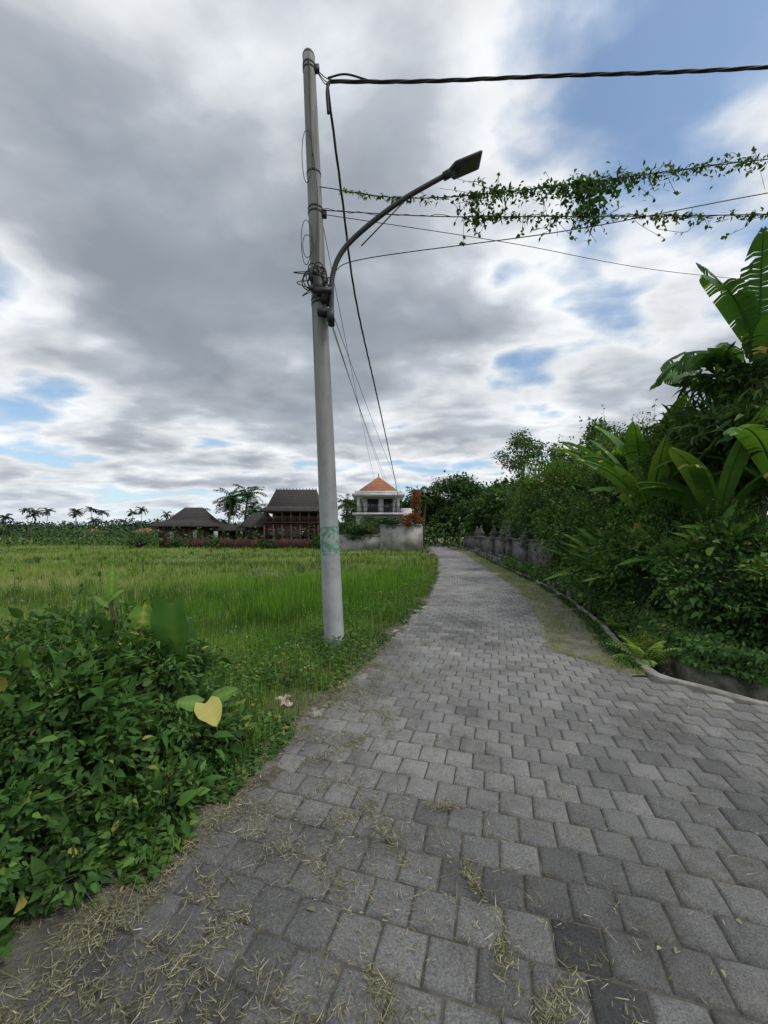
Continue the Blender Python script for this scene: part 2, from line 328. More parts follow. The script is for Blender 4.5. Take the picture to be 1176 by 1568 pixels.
inst(sg,*LEAF2,np.c_[x,y,.04+.05*R.random(N)],np.c_[np.cos(az),np.sin(az),R.normal(.3,.4,N)],np.c_[R.normal(0,.4,N),R.normal(0,.4,N),np.ones(N)],R.uniform(.02,.05,N)*(1+.03*y),R.uniform(.015,.03,N)*(1+.03*y),R.uniform(.05,.5,N),1)
sg.build('shoulder_grass',[G_grass,G_bush])
# clippings scattered on the pavers
N=130000; y=R.uniform(.85,5.8,N); w=-.40+R.exponential(.42,N)*np.clip(1.6-.26*y,.3,1.4)*1.15; x=xL(y)+.02+w
den=.55*fbm(x*3.1,y*3.1,55)+.45*fbm(x*9,y*9,56); kp=(R.random(N)<np.clip((den-.40)*4+np.where(w<.12,.4,0),0.02,1)*.8); x,y=x[kp],y[kp]
x2=R.uniform(-1,3.5,2200); y2=R.uniform(1,8,2200); x=np.r_[x,x2]; y=np.r_[y,y2]
xb=[];yb=[]
for (cx_,cy_,r_) in [(.60,1.30,.07),(.45,1.45,.05),(.52,1.2,.06),(-.0,1.3,.05),(-.35,1.3,.1),(.05,1.95,.06),(-.6,2.1,.2),(.75,1.15,.05),(-.75,1.6,.3),(-.5,1.2,.2),(-.3,2.4,.1),(-.2,2.9,.06),(.0,3.3,.08),(-.25,1.75,.08),(.35,2.2,.04),(.4,1.75,.04),(-.15,2.15,.07),(.25,4.2,.08),(-.1,4.6,.07),(.6,5.5,.08),(-.45,2.7,.1),(-.3,3.6,.1)]:
    n=int(170*(1+3*r_)); th_=R.uniform(0,3.14); u_=R.normal(0,r_*1.3,n); v_=R.normal(0,r_*.4,n)
    xb.append(cx_+u_*math.cos(th_)-v_*math.sin(th_)); yb.append(cy_+u_*math.sin(th_)+v_*math.cos(th_))
x=np.r_[x,np.concatenate(xb)]; y=np.r_[y,np.concatenate(yb)]
N=len(x); az=R.uniform(0,6.28,N)
cl=MB(); inst(cl,*BLADE,np.c_[x,y,.033+.015*R.random(N)],np.c_[np.cos(az),np.sin(az),R.normal(.03,.15,N)],np.c_[R.normal(0,.6,N),R.normal(0,.6,N),np.ones(N)],R.uniform(.012,.05,N)*np.where(R.random(N)<.03,2.5,1),R.uniform(.0015,.0038,N),np.clip(R.normal(.40,.27,N),0,1))
cl.build('grass_clippings',[G_straw])

# ---------------------------------------------------------------- vegetation
def ico(c,r,seed,nu=14,nv=9):
    u=np.linspace(0,2*np.pi,nu,endpoint=False); v=np.linspace(0,np.pi,nv)
    U,Vv=np.meshgrid(u,v); dx=np.cos(U)*np.sin(Vv); dy=np.sin(U)*np.sin(Vv); dz=np.cos(Vv)
    f=1+.35*(vn(dx*2+9,dy*2+dz*2+9,seed)-.5)
    P=np.stack([c[0]+r[0]*f*dx,c[1]+r[1]*f*dy,c[2]+r[2]*f*dz],-1).reshape(-1,3)
    i=np.arange(nv-1)[:,None]*nu; j=np.arange(nu)[None]; k=(j+1)%nu
    return P,np.stack([i+j,i+j+nu,i+k+nu,i+k],-1).reshape(-1,4)
def plant(name,base,lumps,nleaf,ll,lw,mats,K=14,sub=.38,trunk=.05,core=.5,T=LEAF,droop=-.2,mean=.5,zmin=None,spread=.17,sprigs=0,bigf=0.):
    mb=MB(); base=A(*base)
    w=np.array([(r[0]*r[1]*r[2])**(2/3) for c,r in lumps]); w=w/w.sum()
    def leaves(P,o,c,r,tt,k_=1.):
        n=len(P)
        if zmin is not None:
            q_=P[:,2]>zmin; P=P[q_]; o=o[q_]; tt=tt[q_]; n=len(P)
        if n==0: return
        out=norm((P-c)/r); dd_=o*.8+out*.5+R.normal(0,.5,(n,3)); dd_[:,2]+=droop
        nr_=out*.5+R.normal(0,.5,(n,3)); nr_[:,2]+=.75
        tt=np.where(R.random(n)<.008,1,np.clip(tt,0,.93)); s=R.uniform(.4,1.35,n)*k_
        inst(mb,*T,P,dd_,nr_,ll*s,lw*s*R.uniform(.6,1.2,n),tt,0)
    for (c,r),wi in zip(lumps,w):
        c=A(*c); r=A(*r)
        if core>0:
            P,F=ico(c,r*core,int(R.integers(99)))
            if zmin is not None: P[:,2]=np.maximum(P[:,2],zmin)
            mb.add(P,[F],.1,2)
        n=int(nleaf*wi*.25); o=norm(R.normal(size=(n,3))); leaves(c+r*o*R.uniform(.5,.92,n)[:,None],o,c,r,mean-.14+R.normal(0,spread,n))  # inner fill leaves tinted darker: shade inside the bush put into colour
        if bigf: n=int(nleaf*wi*bigf); o=norm(R.normal(size=(n,3))+A(0,0,.6)); leaves(c+r*o*R.uniform(.85,1.08,n)[:,None],o,c,r,mean+.05+R.normal(0,.12,n),1.9)
        for _ in range(K):
            dr=norm(R.normal(size=3)); dr[2]=abs(dr[2])*1.0 if R.random()<.7 else dr[2]
            sc=c+r*dr*R.uniform(.55,1.0); sr=r*sub*R.uniform(.45,1.2)
            n=max(8,int(nleaf*.75*wi/K*R.uniform(.6,1.4)))
            if trunk>0:
                mid=base*.45+sc*.55+R.normal(0,.05,3)*r
                tube(mb,crom([base+R.normal(0,.02,3),mid,sc],4),[trunk*.45,trunk*.25,trunk*.08],5,1)
            o=norm(R.normal(size=(n,3))); rad=R.uniform(.35,1.08,n)[:,None]
            leaves(sc+sr*o*rad,o,c,r,mean+R.normal(0,.12)+R.normal(0,spread,n),R.uniform(.75,1.25))
        for _ in range(sprigs):
            dr=norm(R.normal(size=3)+A(0,0,.9)); dr[2]=abs(dr[2]); st_=c+r*dr*.8; e_=st_+dr*r.mean()*R.uniform(.35,.8)+R.normal(0,.04,3)
            q=crom([st_,(st_+e_)/2+R.normal(0,.02,3),e_],5); tube(mb,q,[.004,.002],4,1,cap=False); n=16; P=q[R.integers(0,len(q),n)]
            o=R.normal(0,1,(n,3)); s=R.uniform(.5,1,n); inst(mb,*T,P,o+dr*.6,R.normal(0,.4,(n,3))+A(0,0,1),ll*s,lw*s,np.clip(mean+.18+R.normal(0,.1,n),0,.9))
    if trunk>0: tube(mb,crom([base-A(0,0,.1),base+A(0,0,.15)],3),[trunk*1.1,trunk*.8],7,1)
    return mb.build(name,mats)
ml=[G_bush,M_stem,M_core]; md=[G_dark,M_bark,M_core]
# foreground left weeds
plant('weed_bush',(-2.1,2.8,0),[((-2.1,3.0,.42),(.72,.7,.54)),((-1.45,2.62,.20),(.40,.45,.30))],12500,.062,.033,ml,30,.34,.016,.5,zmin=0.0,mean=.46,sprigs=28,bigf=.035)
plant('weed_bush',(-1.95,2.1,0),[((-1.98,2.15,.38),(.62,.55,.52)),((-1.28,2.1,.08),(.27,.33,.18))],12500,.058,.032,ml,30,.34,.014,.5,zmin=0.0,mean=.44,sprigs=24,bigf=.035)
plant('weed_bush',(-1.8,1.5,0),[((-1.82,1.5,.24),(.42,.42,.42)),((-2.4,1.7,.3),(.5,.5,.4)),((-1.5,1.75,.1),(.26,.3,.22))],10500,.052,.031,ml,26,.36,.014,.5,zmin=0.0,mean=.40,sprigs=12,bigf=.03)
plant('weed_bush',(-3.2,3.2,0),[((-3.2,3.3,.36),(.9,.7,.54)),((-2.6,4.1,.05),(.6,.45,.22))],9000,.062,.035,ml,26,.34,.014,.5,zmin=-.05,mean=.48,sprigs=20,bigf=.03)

def bigleaf(mb,base,dirv,nrm,L,W,tint,kind='heart',curl=.25,mat=0):
    d=norm(A(*dirv)); s=norm(np.cross(d,A(*nrm))); n=np.cross(s,d); base=A(*base)
    m_=13; ts=np.linspace(0,1,m_); pts=[]
    for t_ in ts:
        if kind=='heart': w_=W*(math.sin(math.pi*min(1,(t_*.86+.14))**.85)**.8) if t_<1 else 0
        else: w_=W*math.sin(math.pi*t_**.8)
        w_=max(w_,0)
        for q_ in (-1,-.55,0,.55,1):
            back=-.14*L*abs(q_)*(1-t_) if kind=='heart' else 0
            zz=-curl*L*t_*t_+.10*W*abs(q_)**1.2+.035*W*math.sin(t_*16+q_*2)*abs(q_)
            pts.append(base+d*(L*t_+back)+s*(w_*.5*q_)+n*zz)
    i=np.arange(m_-1)[:,None]*5; j=np.arange(4)[None]
    tt=np.tile([0,0,.18,0,0],m_)+tint+np.tile(np.repeat(.04*np.sin(ts*40),1)[:,None],(1,5)).ravel()
    mb.add(pts,[np.stack([i+j,i+j+1,i+j+6,i+j+5],-1).reshape(-1,4)],np.clip(tt,0,1),mat)
tp=MB()
for (rt,tip,dv,nv,L,W,t_) in [((-1.65,2.95,0),(-1.52,2.75,1.10),(.02,-.1,-1),(-.25,-1,.15),.50,.31,.46),
                    ((-1.75,2.95,0),(-1.80,2.85,.80),(.15,-.2,1),(.3,-1,.3),.32,.25,.75),
                    ((-1.35,2.62,0),(-1.16,2.5,.50),(.5,-.5,-.25),(.2,-.6,1),.19,.16,1.0),
                    ((-1.3,2.62,0),(-1.12,2.55,.5),(.5,.2,.3),(-.2,-.8,1),.16,.12,.6),
                    ((-1.35,2.62,0),(-1.20,2.5,.49),(-.6,-.3,.3),(-.2,-.8,1),.15,.11,.66),
                    ((-2.0,2.9,.3),(-2.02,2.85,1.15),(.1,-.1,1),(.6,-1,.3),.24,.07,.7),
                    ((-2.0,2.9,.3),(-2.03,2.85,1.12),(.6,-.1,.5),(0,-.8,.6),.13,.06,.75),
                    ((-2.0,2.9,.3),(-2.04,2.85,1.08),(-.7,-.1,.5),(0,-.8,.6),.13,.06,.7),
                    ((-1.45,2.3,0),(-1.3,2.15,.3),(.3,-.5,-.5),(.2,-.6,1),.11,.08,.65)]:
    tube(tp,crom([rt,A(*rt)*.45+A(*tip)*.55+A(.03,0,.05),tip],5),[.012,.006],6,1)
    bigleaf(tp,tip,dv,nv,L,W,t_)
tp.build('taro_plant',[G_band,M_stem],smooth=True)

# right-hand hedge
xo=lambda y:float(xR(y))
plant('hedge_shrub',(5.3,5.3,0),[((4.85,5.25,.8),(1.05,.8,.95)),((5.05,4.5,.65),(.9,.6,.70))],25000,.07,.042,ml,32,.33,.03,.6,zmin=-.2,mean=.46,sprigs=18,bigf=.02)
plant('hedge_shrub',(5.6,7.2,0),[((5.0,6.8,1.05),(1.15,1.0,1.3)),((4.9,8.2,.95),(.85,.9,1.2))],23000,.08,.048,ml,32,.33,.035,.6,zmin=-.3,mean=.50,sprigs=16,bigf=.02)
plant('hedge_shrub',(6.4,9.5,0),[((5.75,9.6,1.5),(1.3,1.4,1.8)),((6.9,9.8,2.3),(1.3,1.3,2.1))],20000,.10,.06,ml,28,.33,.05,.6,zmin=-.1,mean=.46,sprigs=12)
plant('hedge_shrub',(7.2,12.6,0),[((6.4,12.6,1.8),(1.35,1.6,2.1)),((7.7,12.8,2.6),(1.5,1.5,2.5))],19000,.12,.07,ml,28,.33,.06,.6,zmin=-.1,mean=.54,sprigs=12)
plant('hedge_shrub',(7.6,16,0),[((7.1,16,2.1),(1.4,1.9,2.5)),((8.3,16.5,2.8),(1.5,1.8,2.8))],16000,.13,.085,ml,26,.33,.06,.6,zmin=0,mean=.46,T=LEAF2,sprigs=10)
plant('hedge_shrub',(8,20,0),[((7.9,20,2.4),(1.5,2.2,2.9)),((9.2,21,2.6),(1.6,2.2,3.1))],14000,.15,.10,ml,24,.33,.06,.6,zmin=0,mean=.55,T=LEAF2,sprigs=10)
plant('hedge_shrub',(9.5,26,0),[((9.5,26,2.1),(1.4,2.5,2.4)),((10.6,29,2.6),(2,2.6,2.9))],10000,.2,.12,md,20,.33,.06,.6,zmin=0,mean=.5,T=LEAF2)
N=26000; y=np.exp(R.uniform(math.log(3.4),math.log(22),N)); dep=fbm(y*1.3,y*0,95)*np.clip((y-4.0)/1.5,.35,1); x=xR(y)+.40+np.abs(R.normal(0,.3,N))
z=np.where(x<xR(y)+.5,.2-R.random(N)*(.06+1.1*np.clip(dep-.35,0,1)),.08+R.random(N)*.3)
kp=(x>xR(y)+.5)|(R.random(N)<np.clip((y-3.6)/2,.25,1)); x,y,z=x[kp],y[kp],z[kp]; N=len(x)
cr=MB(); inst(cr,*LEAF,np.c_[x-.05*R.random(N),y,z],np.c_[R.normal(-.4,.5,N),R.normal(0,.6,N),R.normal(-.5,.5,N)],np.c_[R.normal(-.6,.4,N),R.normal(-.2,.4,N),R.uniform(.2,1,N)],(.05+.004*y)*R.uniform(.6,1.3,N),(.032+.003*y)*R.uniform(.6,1.2,N),np.clip(.48+R.normal(0,.18,N)+.6*(fbm(y*2,x,97)-.5),0,1))
cr.build('wall_ivy',[G_bush])
# trees
def tree(name,x,y,H,cr,nleaf,ll,lw,K=22,sub=.3,th=.12,mean=.45,mats=None,crh=None,T=LEAF2):
    crh=crh or cr*.75
    mb=MB(); top=A(x+R.normal(0,.2),y,H-crh*1.3); tr=crom([(x,y,-.1),(x+R.normal(0,.15),y,(H-crh)*.5),top],6)
    tube(mb,tr,[th,th*.75,th*.5],8,1); c=A(x,y,H-crh)
    for _ in range(K):
        dr=norm(R.normal(size=3)); sc=c+A(cr,cr,crh)*dr*R.uniform(.45,.92); st_=tr[R.integers(len(tr)//2,len(tr))]
        mid=st_*.5+sc*.5+A(0,0,.1*cr)+R.normal(0,.06*cr,3); tube(mb,crom([st_,mid,sc],4),[th*.35,th*.18,th*.06],5,1)
        for __ in range(3): 
            e=sc+R.normal(0,cr*sub*.6,3); tube(mb,[mid*.4+sc*.6,e],[th*.1,th*.03],4,1,cap=False)
        n=int(nleaf/K*R.uniform(.6,1.4)); sr=cr*sub*R.uniform(.6,1.2)
        P=sc+R.normal(0,.5,(n,3))*sr*A(1,1,.75); o=norm(P-sc); dd_=o+R.normal(0,.5,(n,3)); dd_[:,2]-=.3
        nr_=R.normal(0,.5,(n,3)); nr_[:,2]+=.8; s=R.uniform(.6,1.3,n)
        inst(mb,*T,P,dd_,nr_,ll*s,lw*s,np.clip(mean+R.normal(0,.09)+R.normal(0,.15,n),0,.95))
    return mb.build(name,mats or md[:2])
tree('small_tree',8.7,24.5,8.2,1.8,2900,.17,.1,24,.28,.12,.6)
tree('small_tree',9.2,17.0,6.9,1.7,6500,.16,.08,26,.3,.13,.5,crh=1.7)
tree('small_tree',8.6,14.2,5.5,1.2,3500,.2,.07,18,.3,.1,.5,crh=1.1)
tree('fruit_tree',6.0,6.25,4.6,1.4,5200,.24,.065,34,.26,.1,.5,crh=1.35,T=LEAF)
tree('fruit_tree',7.3,8.2,4.9,1.6,5200,.25,.07,32,.28,.1,.5,crh=1.6,T=LEAF)
for (x,y,H,cr) in [(8.6,64,8.0,3.0),(11.6,60,10.8,3.6),(15.5,62,9.4,3.6),(12.4,50,6.6,2.8),(14.6,46,7.8,3),(18,58,9.8,4),(4,72,8.5,3.5),(-4,70,7.5,3.5),(10.8,40,4.4,1.8),(8.5,54,4.8,2.2),(12.2,36,6.2,2.4),(7.0,74,7.5,4)]:
    tree('broadleaf_tree',x,y,H,cr,6500,.46,.3,24,.36,.2,.45,crh=cr*.8)

# banana plants
def banana(name,x,y,h,n,L,W,spread=1.,tint=.5,torn=.35,az0=0,r=.11,lean=(0,0),up0=.35,up1=1.5,azs=None):
    mb=MB(); top=A(x+lean[0],y+lean[1],h); tube(mb,crom([(x,y,-.05),(x+lean[0]*.4,y+lean[1]*.4,h*.5),top],5),[r,r*.8,r*.45],9,1)
    for k_ in range(n):
        az=az0+k_*2.4+R.normal(0,.25); up=R.uniform(up0,up1); Lk=L*R.uniform(.75,1.15); Wk=W*R.uniform(.8,1.15); bend=R.uniform(.7,1.9)*spread
        if azs: az,up,bend,Lk=azs[k_]
        m_=30; pts=[]; p_=top-A(0,0,R.uniform(0,.35)); hd=A(math.cos(az),math.sin(az),0); el=math.atan(up*1.6)
        for q_ in range(m_+7):
            pts.append(p_.copy()); e_=el-bend*(max(0,q_-5)/m_)**1.35*1.5
            p_=p_+(hd*math.cos(e_)+A(0,0,math.sin(e_)))*Lk/m_
        pts=np.array(pts); tube(mb,pts,[.02,.012,.004],5,2)
        side=np.cross(hd,A(0,0,1)); T_=norm(np.gradient(pts,axis=0))
        t0=tint+R.normal(0,.12)
        for sgn in (-1,1):
            dro=R.uniform(.1,.6)
            for q_ in range(6,m_+6):
                t_=(q_-6)/m_; t2=(q_-5)/m_
                wf=lambda t:Wk*.5*max(0.02,min(1,math.sin(math.pi*min(1,t*.96+.03))**.55))
                if R.random()<torn*.45: dro=np.clip(dro+R.normal(0,.35),0,1.3); gap=R.uniform(.25,.7)
                else: gap=0
                a_,b_=pts[q_],pts[min(q_+1,len(pts)-1)]
                def out(P,t,ang): return P+(side*sgn*math.cos(ang)-A(0,0,1)*math.sin(ang)+T_[q_]*.25)*wf(t)
                b2=out(b_,t2,dro)*(1-gap*.5)+out(a_,t_,dro)*gap*.5
                am=(a_+out(a_,t_,dro))/2+A(0,0,.03*Wk/.4); bm=(b_+b2)/2+A(0,0,.03*Wk/.4)
                mb.add([a_,b_,bm,am,b2,out(a_,t_,dro)],[np.array([[0,1,2,3],[3,2,4,5]])],np.clip(t0+R.normal(0,.03)+(.5 if R.random()<.02 else 0),0,1),0)
    return mb.build(name,[G_band,M_stem,G_band])
banana('banana_plant',5.75,5.9,4.15,9,1.6,.48,.9,.28,.9,2.9,.10,azs=[(3.1,.7,1.15,1.45),(3.5,1.6,.9,1.6),(2.2,4,.35,1.9),(1.0,3.5,.4,1.9),(0,1.2,1,1.5),(4.4,1.5,1.1,1.3),(5.3,2,.8,1.6),(2.7,.5,1.2,1.3),(4.0,3.5,.4,1.7)])
banana('banana_plant',6.5,7.2,4.0,8,1.7,.46,.8,.4,.8,.9,.10,up0=.8,up1=2.6)
banana('banana_plant',5.0,7.2,1.9,10,1.8,.40,.5,.62,.2,1.2,up0=.9,up1=3)
banana('banana_plant',5.6,8.3,2.2,10,1.8,.42,.5,.55,.2,.4,up0=.9,up1=3)
banana('banana_plant',5.1,5.9,1.7,9,1.5,.38,.55,.5,.25,2.8,up0=.8,up1=2.6)
banana('banana_plant',6.3,10.6,2.6,10,1.9,.42,.5,.58,.2,2.,up0=.9,up1=3)
banana('banana_plant',5.6,5.4,2.2,9,1.6,.44,.6,.5,.3,.9,up0=.8,up1=2.6)
lc=MB()
for (bx,by,bz,n,L) in [(4.35,7.2,.7,12,1.0),(4.6,8.3,.7,12,1.0),(4.4,6.2,1.0,12,.8),(4.9,9.7,.7,9,1.0),(4.7,5.4,1.3,10,.8)]:
    for q_ in range(n):
        a_=R.uniform(1.6,4.8); bigleaf(lc,(bx,by,bz+R.uniform(-.1,.4)),(math.cos(a_),math.sin(a_)*.6,R.uniform(-.1,1.4)),(-.4,-.6,1),L*R.uniform(.5,1.0),.12,R.uniform(.3,.85),'long',.35)
lc.build('ginger_plant',[G_band],smooth=True)
for (fx,fy,fz,n,L) in [(3.30,4.85,-.05,18,.5),(3.62,5.5,-.12,14,.42),(4.0,6.6,-.1,14,.4)]:
    fm=MB()
    for q_ in range(n):
        a_=q_*2.4; el=R.uniform(.7,1.4); hd=A(math.cos(a_),math.sin(a_),0); pts=[A(fx,fy,fz)]
        for k_ in range(14): e_=el-k_*.07; pts.append(pts[-1]+(hd*math.cos(e_)+A(0,0,math.sin(e_)))*L/14)
        pts=np.array(pts); tube(fm,pts,[.004,.001],4,1); sd=np.cross(hd,A(0,0,1)); k_=np.arange(2,15)
        for sg_ in (-1,1):
            P=pts[k_]; inst(fm,*LEAF2,P,sd*sg_+hd*.4+A(0,0,-.1)+0*P,A(0,0,1)+0*P+hd*.2,.1*np.sin(np.pi*(k_/16.)**.6)+.01,.028,.8+R.normal(0,.06,len(P)))
    fm.build('fern',[G_band,M_stem])

# palms
def palm(name,x,y,h,L=2.6,n=20,mat=G_dark,lean=.5,w=.12):
    mb=MB(); top=A(x+lean,y,h); tube(mb,crom([(x,y,0),(x+lean*.2,y,h*.5),top],5),[.2,.13,.11],7,1)
    for k_ in range(n):
        a_=k_*2.4; el=R.uniform(-.3,1.35); hd=A(math.cos(a_),math.sin(a_),0); pts=[top]
        for q_ in range(12): e_=el-q_*.11; pts.append(pts[-1]+(hd*math.cos(e_)+A(0,0,math.sin(e_)))*L/12)
        pts=np.array(pts); tube(mb,pts,[.03,.01],4,1); sd=np.cross(hd,A(0,0,1)); P=np.repeat(pts[1:],3,0)+R.normal(0,.05,(36,3))
        for sg_ in (-1,1): inst(mb,*TRI,P,sd*sg_+hd*.5+A(0,0,-.5)+R.normal(0,.15,P.shape),A(0,0,1)+0*P+hd*.3,L*.26*R.uniform(.7,1.1,len(P)),w,np.clip(.45+R.normal(0,.15,len(P)),0,1))
    mb.build(name,[mat,M_bark])
for a in [(-20.3,50,6.2,2.5),(-18.9,52,6.9,2.6),(-21.6,53,5.4,2.4),(-17.5,50,4.6,2.2),(4.0,50,6.6,2.2),(5.4,53,6.8,2.4),(-5.2,50,5.4,2.2),(-4.6,56,5.8,2.2)]:
    palm('palm_tree',*a[:3],L=a[3])

# distant tree belt + far palms
mb=MB(); xs=np.arange(-420,420,2.); y0=210.
hh=4.6+5.5*fbm(xs*.05,xs*0,61)+2.4*vn(xs*.3,xs*0,62)
V=np.stack([np.c_[xs,0*xs+y0+6,0*xs-.5],np.c_[xs,0*xs+y0+6,hh*.8]],1).reshape(-1,3); i=np.arange(len(xs)-1)*2
mb.add(V,[np.stack([i,i+2,i+3,i+1],-1)],.15,0)
N=26000; x=R.uniform(-420,420,N); hx=np.interp(x,xs,hh); z=hx*R.random(N)**.6; yv=y0+R.uniform(-8,8,N)
inst(mb,*LEAF2,np.c_[x,yv,z],R.normal(0,1,(N,3)),R.normal(0,.5,(N,3))+A(0,-.5,.8),R.uniform(.8,2.,N),R.uniform(.6,1.4,N),np.clip(.45+R.normal(0,.2,N)+.4*(vn(x*.15,x*0,64)-.5),0,1))
mb.build('distant_trees',[G_far])
for _ in range(26):
    x=R.uniform(-215,-75); palm('distant_palm',x,R.uniform(190,215),R.uniform(8.5,14.5),L=R.uniform(2.8,3.8),n=13,mat=G_far,w=.55,lean=R.uniform(-1,1))
mb=MB(); N=9000; x=R.uniform(-60,16,N); y=R.uniform(43,62,N)+ (x<-28)*8
hx=.8+3.2*fbm(x*.25,y*.05,71); z=hx*R.random(N)
inst(mb,*LEAF2,np.c_[x,y,z],R.normal(0,1,(N,3)),R.normal(0,.5,(N,3))+A(0,-.4,.8),R.uniform(.3,.6,N),R.uniform(.2,.4,N),np.clip(.45+R.normal(0,.18,N),0,1))
mb.build('garden_shrubbery',[G_dark])

# ---------------------------------------------------------------- buildings
def hip(mb,c,w,d,z0,z1,rw,rd=0.0,mat=0,th=.12):
    x,y=c; v=[(x-w/2,y-d/2,z0),(x+w/2,y-d/2,z0),(x+w/2,y+d/2,z0),(x-w/2,y+d/2,z0),
       (x-rw/2,y-rd/2,z1),(x+rw/2,y-rd/2,z1),(x+rw/2,y+rd/2,z1),(x-rw/2,y+rd/2,z1),
       (x-w/2,y-d/2,z0-th),(x+w/2,y-d/2,z0-th),(x+w/2,y+d/2,z0-th),(x-w/2,y+d/2,z0-th)]
    mb.add(v,[np.array([[0,1,5,4],[1,2,6,5],[2,3,7,6],[3,0,4,7],[4,5,6,7],[8,9,1,0],[9,10,2,1],[10,11,3,2],[11,8,0,3],[11,10,9,8]])],.5,mat)
def part(parent,name,mats,fn):
    mb=MB(); fn(mb); return mb.build(name,mats,parent=parent)
e=empty('wooden_house'); cx_,cy_=-10.7,47.
def f(mb):
    box(mb,(cx_,cy_,1.45),(6.0,5,2.9)); box(mb,(cx_,cy_+.5,3.6),(5.0,4,1.4)); box(mb,(cx_,cy_,2.95),(6.6,5.6,.14))
    box(mb,(cx_+4.1,cy_+.5,1.2),(2.2,4,2.4)); box(mb,(cx_-4.3,cy_+.3,1.2),(2.7,4,2.4))
part(e,'walls',[M_wood],f)
def f(mb):
    hip(mb,(cx_,cy_),7.2,6.4,4.3,4.9,5.9,4.2); hip(mb,(cx_,cy_),5.9,4.2,4.9,7.05,4.9,.3)
    hip(mb,(cx_-4.4,cy_),3.6,5,2.5,4.2,1.8,.2); hip(mb,(cx_+4.0,cy_),3.0,5,2.5,4.4,.9,.2)
part(e,'roof',[M_tiled],f)
def f(mb):
    for q in np.linspace(-3.1,3.1,7): box(mb,(cx_+q,cy_-2.7,3.65),(.14,.14,1.25)); box(mb,(cx_+q,cy_-2.62,1.4),(.16,.16,2.7))
    for q in np.linspace(-3.1,3.1,32): box(mb,(cx_+q,cy_-2.72,3.3),(.05,.05,.5))
    box(mb,(cx_,cy_-2.72,3.6),(6.4,.09,.07)); box(mb,(cx_,cy_-2.72,4.2),(6.5,.16,.16))
    for q in (-2.3,-1.2,1.2,2.3): box(mb,(cx_+q,cy_-2.56,1.5),(.8,.08,1.5))
    for q in np.linspace(-2.4,2.4,13): box(mb,(cx_+q,cy_,7.13),(.08,.08,.2))
    x0,y0_=cx_+2.6,cy_-3.2
    for q in range(10): box(mb,(x0+.8-q*.12,y0_,.35+q*.27),(.5,.9,.05))
part(e,'columns_and_railing',[M_wood2],f)
def f(mb):
    for q in (-1.75,-.6,.6,1.75): box(mb,(cx_+q,cy_-1.53,3.65),(.7,.06,.9))
    for q in (-2.3,-1.2,1.2,2.3): box(mb,(cx_+q,cy_-2.62,1.5),(.6,.04,1.2))
part(e,'windows',[M_glass],f)
e=empty('joglo_house'); cx_,cy_=-24.2,49.
part(e,'walls',[M_wood],lambda mb:(box(mb,(cx_,cy_,1.3),(6,5,2.6)),box(mb,(cx_+4.2,cy_,1.0),(2.4,4,2.0))))
def f(mb): hip(mb,(cx_,cy_),8,7,2.6,3.4,4.6,3.6); hip(mb,(cx_,cy_),4.6,3.6,3.4,5.0,2.2,.3); hip(mb,(cx_+4.5,cy_),4.2,5,2.1,2.9,2.4,.3)
part(e,'roof',[M_tiled],f)
part(e,'gable_boards',[M_wood2],lambda mb:[box(mb,(cx_+q,cy_-2.55,1.3),(.7,.07,1.7)) for q in (-2,-.8,.8,2)])
part(e,'windows',[M_white],lambda mb:[box(mb,(cx_+q,cy_-2.6,1.5),(.5,.05,.9)) for q in (-1.4,1.4,3.9)])
e=empty('white_villa'); cx_,cy_=-.6,42.5
def f(mb):
    box(mb,(cx_,cy_,1.8),(4.6,4.5,3.6)); box(mb,(cx_,cy_,3.72),(5.4,5.4,.22)); box(mb,(cx_+.1,cy_+.4,4.7),(3.4,3.2,1.72))
    box(mb,(cx_,cy_,5.72),(5.5,5.2,.26)); box(mb,(cx_,cy_,6.0),(4.9,4.6,.28))
    for q in (-2.1,2.1):
        for r_ in (-2.1,2.1): box(mb,(cx_+q,cy_+r_,4.7),(.26,.26,1.74))
    box(mb,(cx_+3.1,cy_+.5,2.2),(1.4,3.2,4.4))
part(e,'walls_and_slabs',[M_white],f)
def f(mb): hip(mb,(cx_,cy_),4.0,4.0,6.25,7.9,.12,.12); box(mb,(cx_,cy_,8.1),(.1,.1,.4))
part(e,'roof',[M_tile],f)
def f(mb):
    box(mb,(cx_-.6,cy_-1.23,4.65),(1.2,.06,1.5)); box(mb,(cx_+1.05,cy_-1.23,4.65),(1.0,.06,1.5)); box(mb,(cx_-1.2,cy_-2.28,2.1),(1.2,.08,1.6)); box(mb,(cx_+1.3,cy_-2.28,2.1),(1.2,.08,1.6))
part(e,'windows',[M_glass],f)
def f(mb):
    box(mb,(cx_,cy_-2.6,4.45),(5.0,.06,.06)); box(mb,(cx_,cy_-2.6,3.95),(5.0,.05,.05))
    for q in np.linspace(-2.5,2.5,26): box(mb,(cx_+q,cy_-2.6,4.15),(.03,.03,.62))
part(e,'balcony_railing',[M_metal],f)
mb=MB(); box(mb,(-1.6,38.5,.7),(6.6,.2,1.5)); box(mb,(1.6,37,1.25),(3.9,.25,2.4)); box(mb,(1.6,37,2.5),(4.1,.4,.14)); box(mb,(3.6,39.5,1.2),(.25,5,2.4)); box(mb,(-1.6,38.5,1.5),(6.7,.3,.1))
mb.build('garden_wall',[M_wplast])
plant('orange_creeper',(3.0,37.2,2.0),[((3.1,37.2,4.4),(.42,.5,1.5)),((2.6,37,2.9),(1.2,.6,.55))],2800,.2,.12,[G_orange,M_bark,M_core],16,.4,.05,.4,T=LEAF2,mean=.45,spread=.25)
